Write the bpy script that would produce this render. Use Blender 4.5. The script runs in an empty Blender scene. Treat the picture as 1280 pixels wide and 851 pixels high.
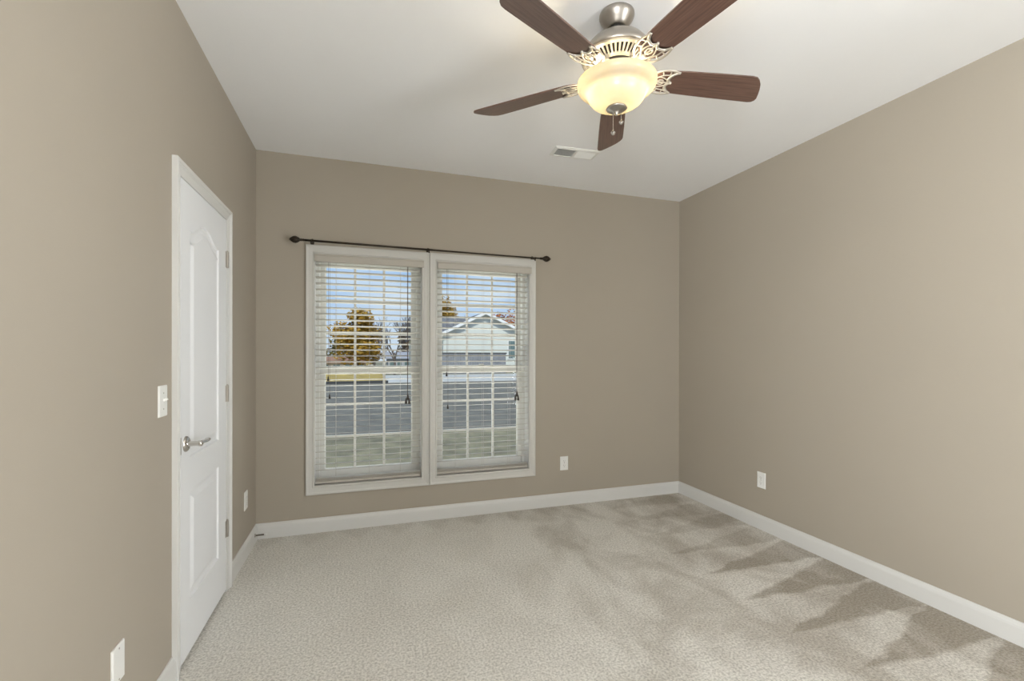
import bpy, bmesh, math, random
from mathutils import Vector, Matrix
random.seed(7)
SC = bpy.context.scene
COL = SC.collection
PI = math.pi
sin, cos = math.sin, math.cos

# ---------------------------------------------------------------- camera
cd = bpy.data.cameras.new('camera'); cam = bpy.data.objects.new('camera', cd); COL.objects.link(cam)
RT = Vector((0.95151806, -0.30758691, 0.00191803)); UP = Vector((-0.00112031, 0.00277002, 0.99999554))
FW = Vector((0.30759085, 0.95151596, -0.00229113))
m3 = Matrix((RT, UP, -FW)).transposed()
cam.matrix_world = Matrix.Translation((0, 0, 1.3222)) @ m3.to_4x4()
cd.sensor_width = 36; cd.lens = 570.16 / 1280 * 36; cd.shift_y = 15.65 / 1280; cd.shift_x = 0
cd.clip_start = .02; cd.clip_end = 500
SC.camera = cam
# ---------------------------------------------------------------- colour management
SC.view_settings.view_transform = 'Standard'; SC.view_settings.look = 'None'
SC.view_settings.gamma = 1; SC.view_settings.use_curve_mapping = False
SC.view_settings.exposure = 0.0
# ---------------------------------------------------------------- world: blue autumn sky with thin white cloud
W = bpy.data.worlds.new('sky'); SC.world = W; W.use_nodes = True
nt = W.node_tree; nt.nodes.clear()
def N(nt, t, **k):
    n = nt.nodes.new(t)
    for a, v in k.items(): setattr(n, a, v)
    return n
def ramp(nt, stops, interp='LINEAR'):
    r = N(nt, 'ShaderNodeValToRGB'); r.color_ramp.interpolation = interp
    e = r.color_ramp.elements
    while len(e) < len(stops): e.new(.5)
    for i, (p, c) in enumerate(stops):
        e[i].position = p; e[i].color = (*c, 1) if len(c) == 3 else c
    return r
tc = N(nt, 'ShaderNodeTexCoord'); sx = N(nt, 'ShaderNodeSeparateXYZ')
nt.links.new(tc.outputs['Generated'], sx.inputs[0])
rp = ramp(nt, [(0, (.72, .79, .92)), (.05, (.62, .74, .95)), (.14, (.46, .64, .94)), (.30, (.25, .43, .80)), (1, (.16, .33, .75))])
nt.links.new(sx.outputs['Z'], rp.inputs[0])
mp = N(nt, 'ShaderNodeMapping'); mp.inputs['Scale'].default_value = (2, 2, 9)
no = N(nt, 'ShaderNodeTexNoise'); no.inputs['Scale'].default_value = 2.2; no.inputs['Detail'].default_value = 5
nt.links.new(tc.outputs['Generated'], mp.inputs[0]); nt.links.new(mp.outputs[0], no.inputs['Vector'])
cr = ramp(nt, [(.50, (0, 0, 0)), (.72, (.6, .6, .6))])
nt.links.new(no.outputs['Fac'], cr.inputs[0])
mx = N(nt, 'ShaderNodeMixRGB'); mx.inputs[2].default_value = (.9, .93, .98, 1)
nt.links.new(cr.outputs[0], mx.inputs[0]); nt.links.new(rp.outputs[0], mx.inputs[1])
bg = N(nt, 'ShaderNodeBackground'); bg.inputs['Strength'].default_value = 1.0
wo = N(nt, 'ShaderNodeOutputWorld'); nt.links.new(mx.outputs[0], bg.inputs[0]); nt.links.new(bg.outputs[0], wo.inputs[0])
# ---------------------------------------------------------------- lights
def area(name, loc, direction, sx_, sy_, power, col=(1, 1, 1)):
    l = bpy.data.lights.new(name, 'AREA'); l.shape = 'RECTANGLE'; l.size = sx_; l.size_y = sy_; l.energy = power; l.color = col
    o = bpy.data.objects.new(name, l); COL.objects.link(o); o.location = loc
    o.rotation_euler = Vector(direction).to_track_quat('-Z', 'Y').to_euler(); return o
sl = bpy.data.lights.new('sun', 'SUN'); sl.energy = 3.6; sl.angle = .02; sl.color = (1, .95, .87)
so = bpy.data.objects.new('sun', sl); COL.objects.link(so)
so.rotation_euler = Vector((.02, .62, -.76)).to_track_quat('-Z', 'Y').to_euler()
XL, XR, D, YF, H = -0.7295, 2.8272, 3.6144, -3.2, 2.743
area('fill_right', (XR + 1.1, -2.1, .75), (-1, .45, .25), 2.4, 1.8, 400, (.97, .99, 1))  # unseen fill lamp added outside the right side opening
area('fill_left', (XL - 1.1, -2.1, .75), (1, .50, .25), 2.4, 1.8, 540, (.97, .99, 1))  # second added fill lamp, out of view on the left
# unseen area lamps added above and below the windows for sky and ground fill
area('fill_above_windows', (.48, D + 1.35, 3.35), (0, -.8, -.6), 3.2, 1.2, 90, (.93, .97, 1))
area('fill_below_windows', (.48, D + 1.45, -.425), (0, 0, 1), 5.0, 2.2, 400, (1, .98, .94))

# ---------------------------------------------------------------- mesh helpers
def mat(name, col, rough=.5, metal=0.0, var=.03, scale=8.0, bump=0.0, bscale=200.0, spec=.5, bdist=.001):
    m = bpy.data.materials.new(name); m.use_nodes = True; nt = m.node_tree
    b = nt.nodes['Principled BSDF']; b.inputs['Roughness'].default_value = rough; b.inputs['Metallic'].default_value = metal
    b.inputs['Specular IOR Level'].default_value = spec
    tc = N(nt, 'ShaderNodeTexCoord')
    n = N(nt, 'ShaderNodeTexNoise'); n.inputs['Scale'].default_value = scale; n.inputs['Detail'].default_value = 3
    nt.links.new(tc.outputs['Object'], n.inputs['Vector'])
    r = ramp(nt, [(.3, tuple(c * (1 - var) for c in col)), (.7, tuple(min(1, c * (1 + var)) for c in col))])
    nt.links.new(n.outputs['Fac'], r.inputs[0]); nt.links.new(r.outputs[0], b.inputs['Base Color'])
    if bump:
        n2 = N(nt, 'ShaderNodeTexNoise'); n2.inputs['Scale'].default_value = bscale; n2.inputs['Detail'].default_value = 2
        nt.links.new(tc.outputs['Object'], n2.inputs['Vector'])
        bp = N(nt, 'ShaderNodeBump'); bp.inputs['Strength'].default_value = bump; bp.inputs['Distance'].default_value = bdist
        nt.links.new(n2.outputs['Fac'], bp.inputs['Height']); nt.links.new(bp.outputs[0], b.inputs['Normal'])
    return m
def obj(name, bm, m=None, parent=None, loc=None, smooth=False, recalc=True):
    if recalc: bmesh.ops.recalc_face_normals(bm, faces=bm.faces)
    me = bpy.data.meshes.new(name); bm.to_mesh(me); bm.free()
    if m: me.materials.append(m)
    if smooth:
        for p in me.polygons: p.use_smooth = True
    o = bpy.data.objects.new(name, me); COL.objects.link(o)
    if parent: o.parent = parent
    if loc: o.location = loc
    return o
def thing(name, label, cat, loc=(0, 0, 0), group=None, kind=None):
    o = bpy.data.objects.new(name, None); COL.objects.link(o); o.location = loc; o.empty_display_size = .1
    tag(o, label, cat, group, kind); return o
def tag(o, label=None, cat=None, group=None, kind=None):
    if label: o['label'] = label
    if cat: o['category'] = cat
    if group: o['group'] = group
    if kind: o['kind'] = kind
    return o
def copy_tree(o, parent=None):
    c = o.copy(); COL.objects.link(c); c.parent = parent
    for ch in list(o.children): copy_tree(ch, c)
    return c
def box(bm, x0, x1, y0, y1, z0, z1, M=None):
    vs = [bm.verts.new((x, y, z)) for x in (x0, x1) for y in (y0, y1) for z in (z0, z1)]
    for f in ((0, 1, 3, 2), (4, 6, 7, 5), (0, 4, 5, 1), (2, 3, 7, 6), (0, 2, 6, 4), (1, 5, 7, 3)):
        bm.faces.new([vs[i] for i in f])
    if M is not None: bmesh.ops.transform(bm, matrix=M, verts=vs)
    return vs
def bevel(bm, w, seg=2):
    bmesh.ops.bevel(bm, geom=list(bm.edges), offset=w, segments=seg, affect='EDGES', profile=.6)
def lathe(bm, prof, seg=48, M=None, cap=False):
    rings = []
    new = []
    for r, z in prof:
        if r < 1e-6: v = [bm.verts.new((0, 0, z))]
        else: v = [bm.verts.new((r * cos(2 * PI * i / seg), r * sin(2 * PI * i / seg), z)) for i in range(seg)]
        rings.append(v); new += v
    for a, b in zip(rings, rings[1:]):
        for i in range(seg):
            j = (i + 1) % seg
            if len(a) == 1 and len(b) == 1: continue
            if len(a) == 1: bm.faces.new((a[0], b[i], b[j]))
            elif len(b) == 1: bm.faces.new((a[i], b[0], a[j]))
            else: bm.faces.new((a[i], b[i], b[j], a[j]))
    if cap:
        for r in (rings[0], rings[-1]):
            if len(r) > 1: bm.faces.new(r)
    if M is not None: bmesh.ops.transform(bm, matrix=M, verts=new)
    return new
def tube(bm, pts, rad, seg=8, flat=1.0, cap=True, upv=Vector((0, 0, 1))):
    pts = [Vector(p) for p in pts]; rings = []
    rad = rad if isinstance(rad, (list, tuple)) else [rad] * len(pts)
    for i, p in enumerate(pts):
        t = (pts[min(i + 1, len(pts) - 1)] - pts[max(i - 1, 0)]).normalized()
        u = upv if abs(t.dot(upv)) < .95 else Vector((1, 0, 0))
        s = t.cross(u).normalized(); n = s.cross(t).normalized()
        rings.append([bm.verts.new(p + s * rad[i] * cos(2 * PI * k / seg) + n * rad[i] * flat * sin(2 * PI * k / seg)) for k in range(seg)])
    for a, b in zip(rings, rings[1:]):
        for k in range(seg):
            bm.faces.new((a[k], a[(k + 1) % seg], b[(k + 1) % seg], b[k]))
    if cap: bm.faces.new(rings[0]); bm.faces.new(rings[-1])
def smooth_pts(pts, n=6):
    pts = [Vector(p) for p in pts]; out = []
    for i in range(len(pts) - 1):
        p0 = pts[max(i - 1, 0)]; p1 = pts[i]; p2 = pts[i + 1]; p3 = pts[min(i + 2, len(pts) - 1)]
        for k in range(n):
            t = k / n
            out.append(.5 * ((2 * p1) + (-p0 + p2) * t + (2 * p0 - 5 * p1 + 4 * p2 - p3) * t * t + (-p0 + 3 * p1 - 3 * p2 + p3) * t ** 3))
    out.append(pts[-1]); return out
def wall_holes(u0, u1, z0, z1, holes, n0, n1, axis):
    """wall in the u-z plane, thickness n0..n1 along the other axis, with rectangular holes"""
    bm = bmesh.new()
    us = sorted({u0, u1, *[h[0] for h in holes], *[h[1] for h in holes]})
    zs = sorted({z0, z1, *[h[2] for h in holes], *[h[3] for h in holes]})
    def P(u, n, z): return (u, n, z) if axis == 'y' else (n, u, z)
    vc = {}
    def V(*a):
        if a not in vc: vc[a] = bm.verts.new(P(*a))
        return vc[a]
    solid = lambda i, j: 0 <= i < len(us) - 1 and 0 <= j < len(zs) - 1 and not any(
        h[0] <= us[i] + 1e-9 and us[i + 1] <= h[1] + 1e-9 and h[2] <= zs[j] + 1e-9 and zs[j + 1] <= h[3] + 1e-9 for h in holes)
    for i in range(len(us) - 1):
        for j in range(len(zs) - 1):
            if not solid(i, j): continue
            a, b, c, d = us[i], us[i + 1], zs[j], zs[j + 1]
            for n in (n0, n1): bm.faces.new([V(a, n, c), V(b, n, c), V(b, n, d), V(a, n, d)])
            for di, dj, e in ((-1, 0, ((a, c), (a, d))), (1, 0, ((b, c), (b, d))), (0, -1, ((a, c), (b, c))), (0, 1, ((a, d), (b, d)))):
                if not solid(i + di, j + dj):
                    (p, q), (r, s) = e
                    bm.faces.new([V(p, n0, q), V(r, n0, s), V(r, n1, s), V(p, n1, q)])
    return bm
def frame_sweep(bm, i0, i1, j0, j1, wi, wj, prof, fn, sides='LTRB'):
    """mitred moulding around the opening i0..i1 x j0..j1; prof = (t 0 inner..1 outer, height); fn(i,j,h) -> xyz"""
    def ring(t, h):
        return [(i0 - wi * t, j0 - wj * t, h), (i1 + wi * t, j0 - wj * t, h), (i1 + wi * t, j1 + wj * t, h), (i0 - wi * t, j1 + wj * t, h)]
    rings = []
    for t, h in prof:
        r = ring(t, h)
        if 'B' not in sides:
            r[0] = (r[0][0], j0, h); r[1] = (r[1][0], j0, h)
        rings.append([bm.verts.new(fn(*p)) for p in r])
    idx = {'B': (0, 1), 'R': (1, 2), 'T': (2, 3), 'L': (3, 0)}
    for a, b in zip(rings, rings[1:] + rings[:1]):
        for s in sides:
            k, l = idx[s]
            bm.faces.new((a[k], a[l], b[l], b[k]))
    if 'B' not in sides:
        bm.faces.new([r[0] for r in rings]); bm.faces.new([r[1] for r in rings])

# ---------------------------------------------------------------- materials
M_wall = mat('beige_wall_paint', (.392, .350, .287), .6, var=.012, scale=1.5, bump=.12, bscale=260, spec=.25)
M_ceil = mat('white_ceiling_paint', (.90, .905, .91), .7, var=.01, scale=2, bump=.15, bscale=180, spec=.2)
M_trim = mat('white_trim_paint', (.66, .655, .63), .32, var=.01, scale=3, spec=.5)
M_door = mat('white_door_paint', (.78, .79, .80), .55, var=.01, scale=3, spec=.3, bump=.06, bscale=90)
M_casing = mat('window_casing_paint', (.57, .56, .52), .35, var=.01, scale=3)  # darker than the trim paint used elsewhere
M_vinyl = mat('white_window_vinyl', (.72, .72, .69), .35, var=.01)
M_plate = mat('white_plastic_plate', (.80, .80, .77), .3, var=.01)
M_slot = mat('dark_socket_slot', (.08, .07, .06), .5)
M_nickel = mat('brushed_nickel', (.43, .40, .36), .38, 1.0, var=.05, scale=30)
M_chrome = mat('polished_satin_nickel', (.62, .60, .57), .18, 1.0, var=.04, scale=20)
M_bronze = mat('dark_bronze_metal', (.045, .035, .025), .4, .7, var=.2, scale=40)
M_blind = mat('offwhite_blind_slat', (.46, .43, .375), .4, var=.015, scale=5)
M_cord = mat('brown_cord', (.10, .075, .055), .7)
M_ladder = mat('pale_ladder_string', (.55, .53, .48), .8)
M_tassel = mat('dark_wood_tassel', (.035, .025, .018), .45)
M_dark = mat('dark_cavity', (.03, .028, .025), .8)
M_rubber = mat('white_rubber', (.7, .7, .67), .6)

def carpet_mat():
    m = bpy.data.materials.new('beige_cut_pile_carpet'); m.use_nodes = True; nt = m.node_tree; L = nt.links
    b = nt.nodes['Principled BSDF']; b.inputs['Roughness'].default_value = .95; b.inputs['Specular IOR Level'].default_value = .08
    b.inputs['Sheen Weight'].default_value = .15
    tc = N(nt, 'ShaderNodeTexCoord'); s = N(nt, 'ShaderNodeSeparateXYZ')
    wn = N(nt, 'ShaderNodeTexNoise'); wn.inputs['Scale'].default_value = 2.5; wn.inputs['Detail'].default_value = 3
    L.new(tc.outputs['Object'], wn.inputs['Vector'])
    wv = N(nt, 'ShaderNodeVectorMath', operation='MULTIPLY_ADD'); wv.inputs[1].default_value = (.16, .10, 0); 
    L.new(wn.outputs['Color'], wv.inputs[0]); L.new(tc.outputs['Object'], wv.inputs[2])
    L.new(wv.outputs[0], s.inputs[0])
    def mth(op, a, b_=None, clamp=False):
        n = N(nt, 'ShaderNodeMath', operation=op); n.use_clamp = clamp
        for i, v in enumerate((a, b_)):
            if v is None: continue
            if isinstance(v, (int, float)): n.inputs[i].default_value = v
            else: L.new(v, n.inputs[i])
        return n.outputs[0]
    X, Y = s.outputs['X'], s.outputs['Y']
    # vacuum wedges along the right wall: strokes .295 m apart
    d = mth('SUBTRACT', 2.82 + .08, X)
    ph = mth('FRACT', mth('DIVIDE', mth('ADD', mth('SUBTRACT', Y, 1.305 + .05), mth('MULTIPLY', d, .12)), .292))
    tri = mth('SUBTRACT', 1, mth('ABSOLUTE', mth('SUBTRACT', mth('MULTIPLY', ph, 2), 1)))
    lim = mth('MULTIPLY', tri, .85)
    jn = N(nt, 'ShaderNodeTexNoise'); jn.inputs['Scale'].default_value = 4.5; jn.inputs['Detail'].default_value = 4; L.new(tc.outputs['Object'], jn.inputs['Vector'])
    w1 = mth('MULTIPLY', mth('ADD', mth('SUBTRACT', lim, d), mth('MULTIPLY', mth('SUBTRACT', jn.outputs['Fac'], .5), .55)), 6, False)
    w1 = mth('ADD', w1, .5, True)
    fade = mth('ADD', mth('MULTIPLY', mth('SUBTRACT', 2.75, Y), 2.2), 0, True)
    w1 = mth('MULTIPLY', w1, mth('ADD', .35, mth('MULTIPLY', fade, .65)))
    # fainter wedges along the window wall
    e = mth('SUBTRACT', 3.6 + .05, Y)
    ph2 = mth('FRACT', mth('DIVIDE', mth('ADD', X, .435), .30))
    tri2 = mth('SUBTRACT', 1, mth('ABSOLUTE', mth('SUBTRACT', mth('MULTIPLY', ph2, 2), 1)))
    w2 = mth('ADD', mth('MULTIPLY', mth('SUBTRACT', mth('MULTIPLY', tri2, .22), e), 9), .5, True)
    # broad lanes of brushed pile
    mpn = N(nt, 'ShaderNodeMapping'); mpn.inputs['Scale'].default_value = (1.3, .8, 1); mpn.inputs['Rotation'].default_value = (0, 0, .5)
    L.new(tc.outputs['Object'], mpn.inputs[0])
    ln = N(nt, 'ShaderNodeTexNoise'); ln.inputs['Scale'].default_value = 2.0; ln.inputs['Detail'].default_value = 6; ln.inputs['Roughness'].default_value = .6; ln.inputs['Distortion'].default_value = .5
    L.new(mpn.outputs[0], ln.inputs['Vector'])
    lf = ramp(nt, [(.42, (0, 0, 0)), (.62, (1, 1, 1))]); L.new(ln.outputs['Fac'], lf.inputs[0])
    xr_ = ramp(nt, [(.0, (.10, .10, .10)), (.42, (.25, .25, .25)), (.62, (.9, .9, .9)), (1, (1, 1, 1))])
    L.new(mth('MULTIPLY', mth('ADD', X, .75), 1 / 3.6), xr_.inputs[0])
    lane = mth('MULTIPLY', lf.outputs[0], xr_.outputs[0])
    tot = mth('ADD', mth('MULTIPLY', w1, .70), mth('ADD', mth('MULTIPLY', w2, .22), mth('MULTIPLY', lane, .70)), True)
    fib = N(nt, 'ShaderNodeTexNoise'); fib.inputs['Scale'].default_value = 95; fib.inputs['Detail'].default_value = 4; fib.inputs['Roughness'].default_value = .65
    L.new(tc.outputs['Object'], fib.inputs['Vector'])
    base = N(nt, 'ShaderNodeMixRGB'); base.inputs[1].default_value = (.87, .845, .785, 1); base.inputs[2].default_value = (.455, .408, .338, 1)
    L.new(tot, base.inputs[0])
    fr = ramp(nt, [(.36, (.60, .59, .57)), (.60, (1.0, 1.0, 1.0))]); L.new(fib.outputs['Fac'], fr.inputs[0])
    mul = N(nt, 'ShaderNodeMixRGB', blend_type='MULTIPLY'); mul.inputs[0].default_value = 1
    L.new(base.outputs[0], mul.inputs[1]); L.new(fr.outputs[0], mul.inputs[2]); L.new(mul.outputs[0], b.inputs['Base Color'])
    bp = N(nt, 'ShaderNodeBump'); bp.inputs['Strength'].default_value = .7; bp.inputs['Distance'].default_value = .006
    L.new(fib.outputs['Fac'], bp.inputs['Height']); L.new(bp.outputs[0], b.inputs['Normal'])
    return m
M_carpet = carpet_mat()

def glass_mat():
    m = bpy.data.materials.new('window_glass'); m.use_nodes = True; nt = m.node_tree; nt.nodes.clear()
    t = N(nt, 'ShaderNodeBsdfTransparent'); t.inputs[0].default_value = (.93, .96, .95, 1)
    g = N(nt, 'ShaderNodeBsdfGlossy'); g.inputs['Roughness'].default_value = .02
    f = N(nt, 'ShaderNodeLayerWeight'); f.inputs['Blend'].default_value = .12
    r = ramp(nt, [(0, (.002, .002, .002)), (.5, (.012, .012, .012)), (1, (.4, .4, .4))])
    mixs = N(nt, 'ShaderNodeMixShader'); o = N(nt, 'ShaderNodeOutputMaterial')
    nt.links.new(f.outputs['Fresnel'], r.inputs[0]); nt.links.new(r.outputs[0], mixs.inputs[0]); nt.links.new(t.outputs[0], mixs.inputs[1])
    nt.links.new(g.outputs[0], mixs.inputs[2]); nt.links.new(mixs.outputs[0], o.inputs[0]); return m
M_glass = glass_mat()

# ---------------------------------------------------------------- room shell
def struct(name, bm, m, parent=None, **k):
    o = obj(name, bm, m, parent, **k)
    if not parent: o['kind'] = 'structure'
    return o
bm = bmesh.new(); box(bm, XL - .14, XR + .14, YF - .14, D + .20, -.12, 0); struct('floor', bm, M_carpet)
bm = bmesh.new(); box(bm, XL - .14, XR + .14, YF - .14, D + .20, H, H + .12); struct('ceiling', bm, M_ceil)
# window openings
WZ0, WZ1 = .340, 2.036
WL = (-.350, .427); WR = (.541, 1.318)
struct('wall_back', wall_holes(XL, XR, 0, H, [(WL[0], WL[1], WZ0, WZ1), (WR[0], WR[1], WZ0, WZ1)], D, D + .20, 'y'), M_wall)
DY0, DY1, DZ = 2.200, 2.872, 2.048
SW = (-2.45, -.75, .2, 1.9)  # opening cut in both side walls for the added fill windows
struct('wall_left', wall_holes(YF, D, 0, H, [(DY0, DY1, 0, DZ), SW], XL - .14, XL, 'x'), M_wall)
struct('wall_right', wall_holes(YF, D, 0, H, [SW], XR, XR + .14, 'x'), M_wall)
bm = bmesh.new(); box(bm, XL, XR, YF - .14, YF, 0, H); struct('wall_front', bm, M_wall)
# unseen closet box added behind the door to stop light leaks
bm = bmesh.new(); box(bm, XL - .80, XL - .74, DY0 - .1, DY1 + .1, 0, H)
box(bm, XL - .74, XL - .14, DY0 - .16, DY0 - .1, 0, H); box(bm, XL - .74, XL - .14, DY1 + .1, DY1 + .16, 0, H)
box(bm, XL - .74, XL - .14, DY0 - .1, DY1 + .1, H - .06, H); box(bm, XL - .74, XL - .14, DY0 - .1, DY1 + .1, -.05, 0)
struct('wall_leak_block', bm, M_wall)
# baseboards: moulded profile swept along each wall
BP = [(0, 0), (.014, 0), (.014, .078), (.012, .088), (.007, .097), (.0045, .105), (0, .106)]
def base_run(name, p0, p1, nrm):
    bm = bmesh.new(); rings = []
    for p in (p0, p1):
        rings.append([bm.verts.new((p[0] + nrm[0] * a, p[1] + nrm[1] * a, b)) for a, b in BP])
    n = len(BP)
    for k in range(n): bm.faces.new((rings[0][k], rings[0][(k + 1) % n], rings[1][(k + 1) % n], rings[1][k]))
    bm.faces.new(rings[0]); bm.faces.new(rings[1])
    return struct(name, bm, M_trim)
base_run('baseboard_back', (XL, D), (XR, D), (0, -1))
base_run('baseboard_right', (XR, YF), (XR, D - .014), (-1, 0))
base_run('baseboard_left', (XL, DY1 + .064), (XL, D - .014), (1, 0))
base_run('baseboard_left', (XL, YF), (XL, DY0 - .058), (1, 0))
base_run('baseboard_front', (XL + .014, YF), (XR - .014, YF), (0, 1))

# ---------------------------------------------------------------- door
def inset(loop, d):
    n = len(loop); out = []
    for i in range(n):
        p, q, r = Vector(loop[i - 1]), Vector(loop[i]), Vector(loop[(i + 1) % n])
        a = (q - p).normalized(); b = (r - q).normalized()
        na = Vector((-a.y, a.x)); nb = Vector((-b.y, b.x)); m = (na + nb)
        m = m / max(.2, m.length_squared) * 2
        out.append((q.x + m.x * d, q.y + m.y * d))
    return out
door = bpy.data.objects.new('door_1', None); COL.objects.link(door); door.location = (XL, 2.53, 0)
tag(door, kind='structure')
def dl(bm):      # into the door's own space
    bmesh.ops.translate(bm, verts=bm.verts, vec=(-XL, -2.53, 0)); return bm
LY0, LY1, LZ0, LZ1 = 2.2085, 2.8590, .020, 2.040
def door_leaf():
    bm = bmesh.new(); xf = XL + .009
    outer = [(LY0, LZ0), (LY1, LZ0), (LY1, LZ1), (LY0, LZ1)]
    a0, a1 = 2.312, 2.722
    arch = [(a0, .862), (a1, .862), (a1, 1.848)]
    n = 28
    for i in range(1, n):
        t = i / n; y = a1 + (a0 - a1) * t
        s = max(0, 1 - abs(t - .5) / .46); s = min(1, s * 1.12); arch.append((y, 1.846 + .058 * (.5 - .5 * cos(PI * s))))
    arch.append((a0, 1.848))
    low = [(a0, .245), (a1, .245), (a1, .722), (a0, .722)]
    loops = [arch, low]
    V = lambda p, dx: bm.verts.new((xf + dx, p[0], p[1]))
    ov = [V(p, 0) for p in outer]; edges = [bm.edges.new((ov[i - 1], ov[i])) for i in range(4)]
    bands = [(0, 0), (.006, -.0075), (.020, -.009), (.028, -.0085), (.050, -.0010), (.054, -.0006)]
    for lp in loops:
        prev = None
        for k, (d, h) in enumerate(bands):
            vs = [V(p, h) for p in (inset(lp, d) if d else lp)]
            if k == 0: edges += [bm.edges.new((vs[i - 1], vs[i])) for i in range(len(vs))]
            else:
                for i in range(len(vs)): bm.faces.new((prev[i - 1], prev[i], vs[i], vs[i - 1]))
            prev = vs
        bm.faces.new(prev)
    bmesh.ops.triangle_fill(bm, use_beauty=True, edges=edges)
    bk = [bm.verts.new((xf - .035, p[0], p[1])) for p in outer]
    for i in range(4): bm.faces.new((ov[i - 1], ov[i], bk[i], bk[i - 1]))
    bm.faces.new(bk)
    return bm
obj('door_leaf', dl(door_leaf()), M_door, door)
CASP = [(0, 0), (0, .009), (.06, .0105), (.12, .0085), (.30, .0105), (.52, .0135), (.62, .0175), (.70, .0175), (.76, .0215), (.94, .0225), (1, .020), (1, 0)]
bm = bmesh.new()
frame_sweep(bm, DY0 + .004, DY1 - .004, 0, DZ - .004, .062, .060, CASP, lambda i, j, h: (XL + h, i, j), 'LTR')
obj('door_casing', dl(bm), M_trim, door)
bm = bmesh.new()
box(bm, XL - .139, XL - .0005, DY0 - .0, LY0 - .003, 0, DZ); box(bm, XL - .139, XL - .0005, LY1 + .003, DY1, 0, DZ)
box(bm, XL - .139, XL - .0005, LY0 - .003, LY1 + .003, LZ1 + .003, DZ)
box(bm, XL - .07, XL - .032, LY0 - .003, LY0 + .010, 0, LZ1 + .003); box(bm, XL - .07, XL - .032, LY1 - .010, LY1 + .003, 0, LZ1 + .003)
box(bm, XL - .07, XL - .032, LY0 + .010, LY1 - .010, LZ1 - .010, LZ1 + .003)
obj('door_jamb', dl(bm), M_trim, door)
for z in (1.824, 1.092, .350):
    bm = bmesh.new()
    tube(bm, [(XL + .013, 2.8645, z - .045), (XL + .013, 2.8645, z + .045)], .0062, 12)
    for k in range(5):
        a = z - .045 + k * .018; tube(bm, [(XL + .013, 2.8645, a + .001), (XL + .013, 2.8645, a + .017)], .0072, 12)
    tube(bm, [(XL + .013, 2.8645, z + .045), (XL + .013, 2.8645, z + .050)], [.005, .003], 12)
    box(bm, XL + .0085, XL + .0115, 2.842, 2.8645, z - .044, z + .044); box(bm, XL + .0085, XL + .0115, 2.8645, 2.878, z - .044, z + .044)
    obj('hinge', dl(bm), M_nickel, door)
hd = bpy.data.objects.new('door_handle', None); COL.objects.link(hd); hd.parent = door
Mh = Matrix.Translation((XL + .009, 2.262, .930)) @ Matrix.Rotation(PI / 2, 4, 'Y')
bm = bmesh.new(); lathe(bm, [(0, .012), (.018, .012), (.026, .0105), (.0325, .005), (.0335, 0)], 36, Mh)
obj('rosette', dl(bm), M_chrome, hd, smooth=True)
bm = bmesh.new(); lathe(bm, [(.012, .010), (.011, .018), (.0105, .042), (.0125, .050), (.012, .060), (.006, .064), (0, .0645)], 24, Mh)
pts = smooth_pts([(XL + .060, 2.256, .930), (XL + .062, 2.28, .931), (XL + .0635, 2.31, .930), (XL + .064, 2.34, .929), (XL + .060, 2.368, .929)], 5)
tube(bm, pts, [.0085 + .0035 * min(1, i / 12) for i in range(len(pts))], 14, .6)
obj('lever', dl(bm), M_chrome, hd, smooth=True)
bm = bmesh.new(); box(bm, XL + .0088, XL + .0100, 2.2065, 2.2120, .895, .965); obj('latch_plate', dl(bm), M_nickel, door)

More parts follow.
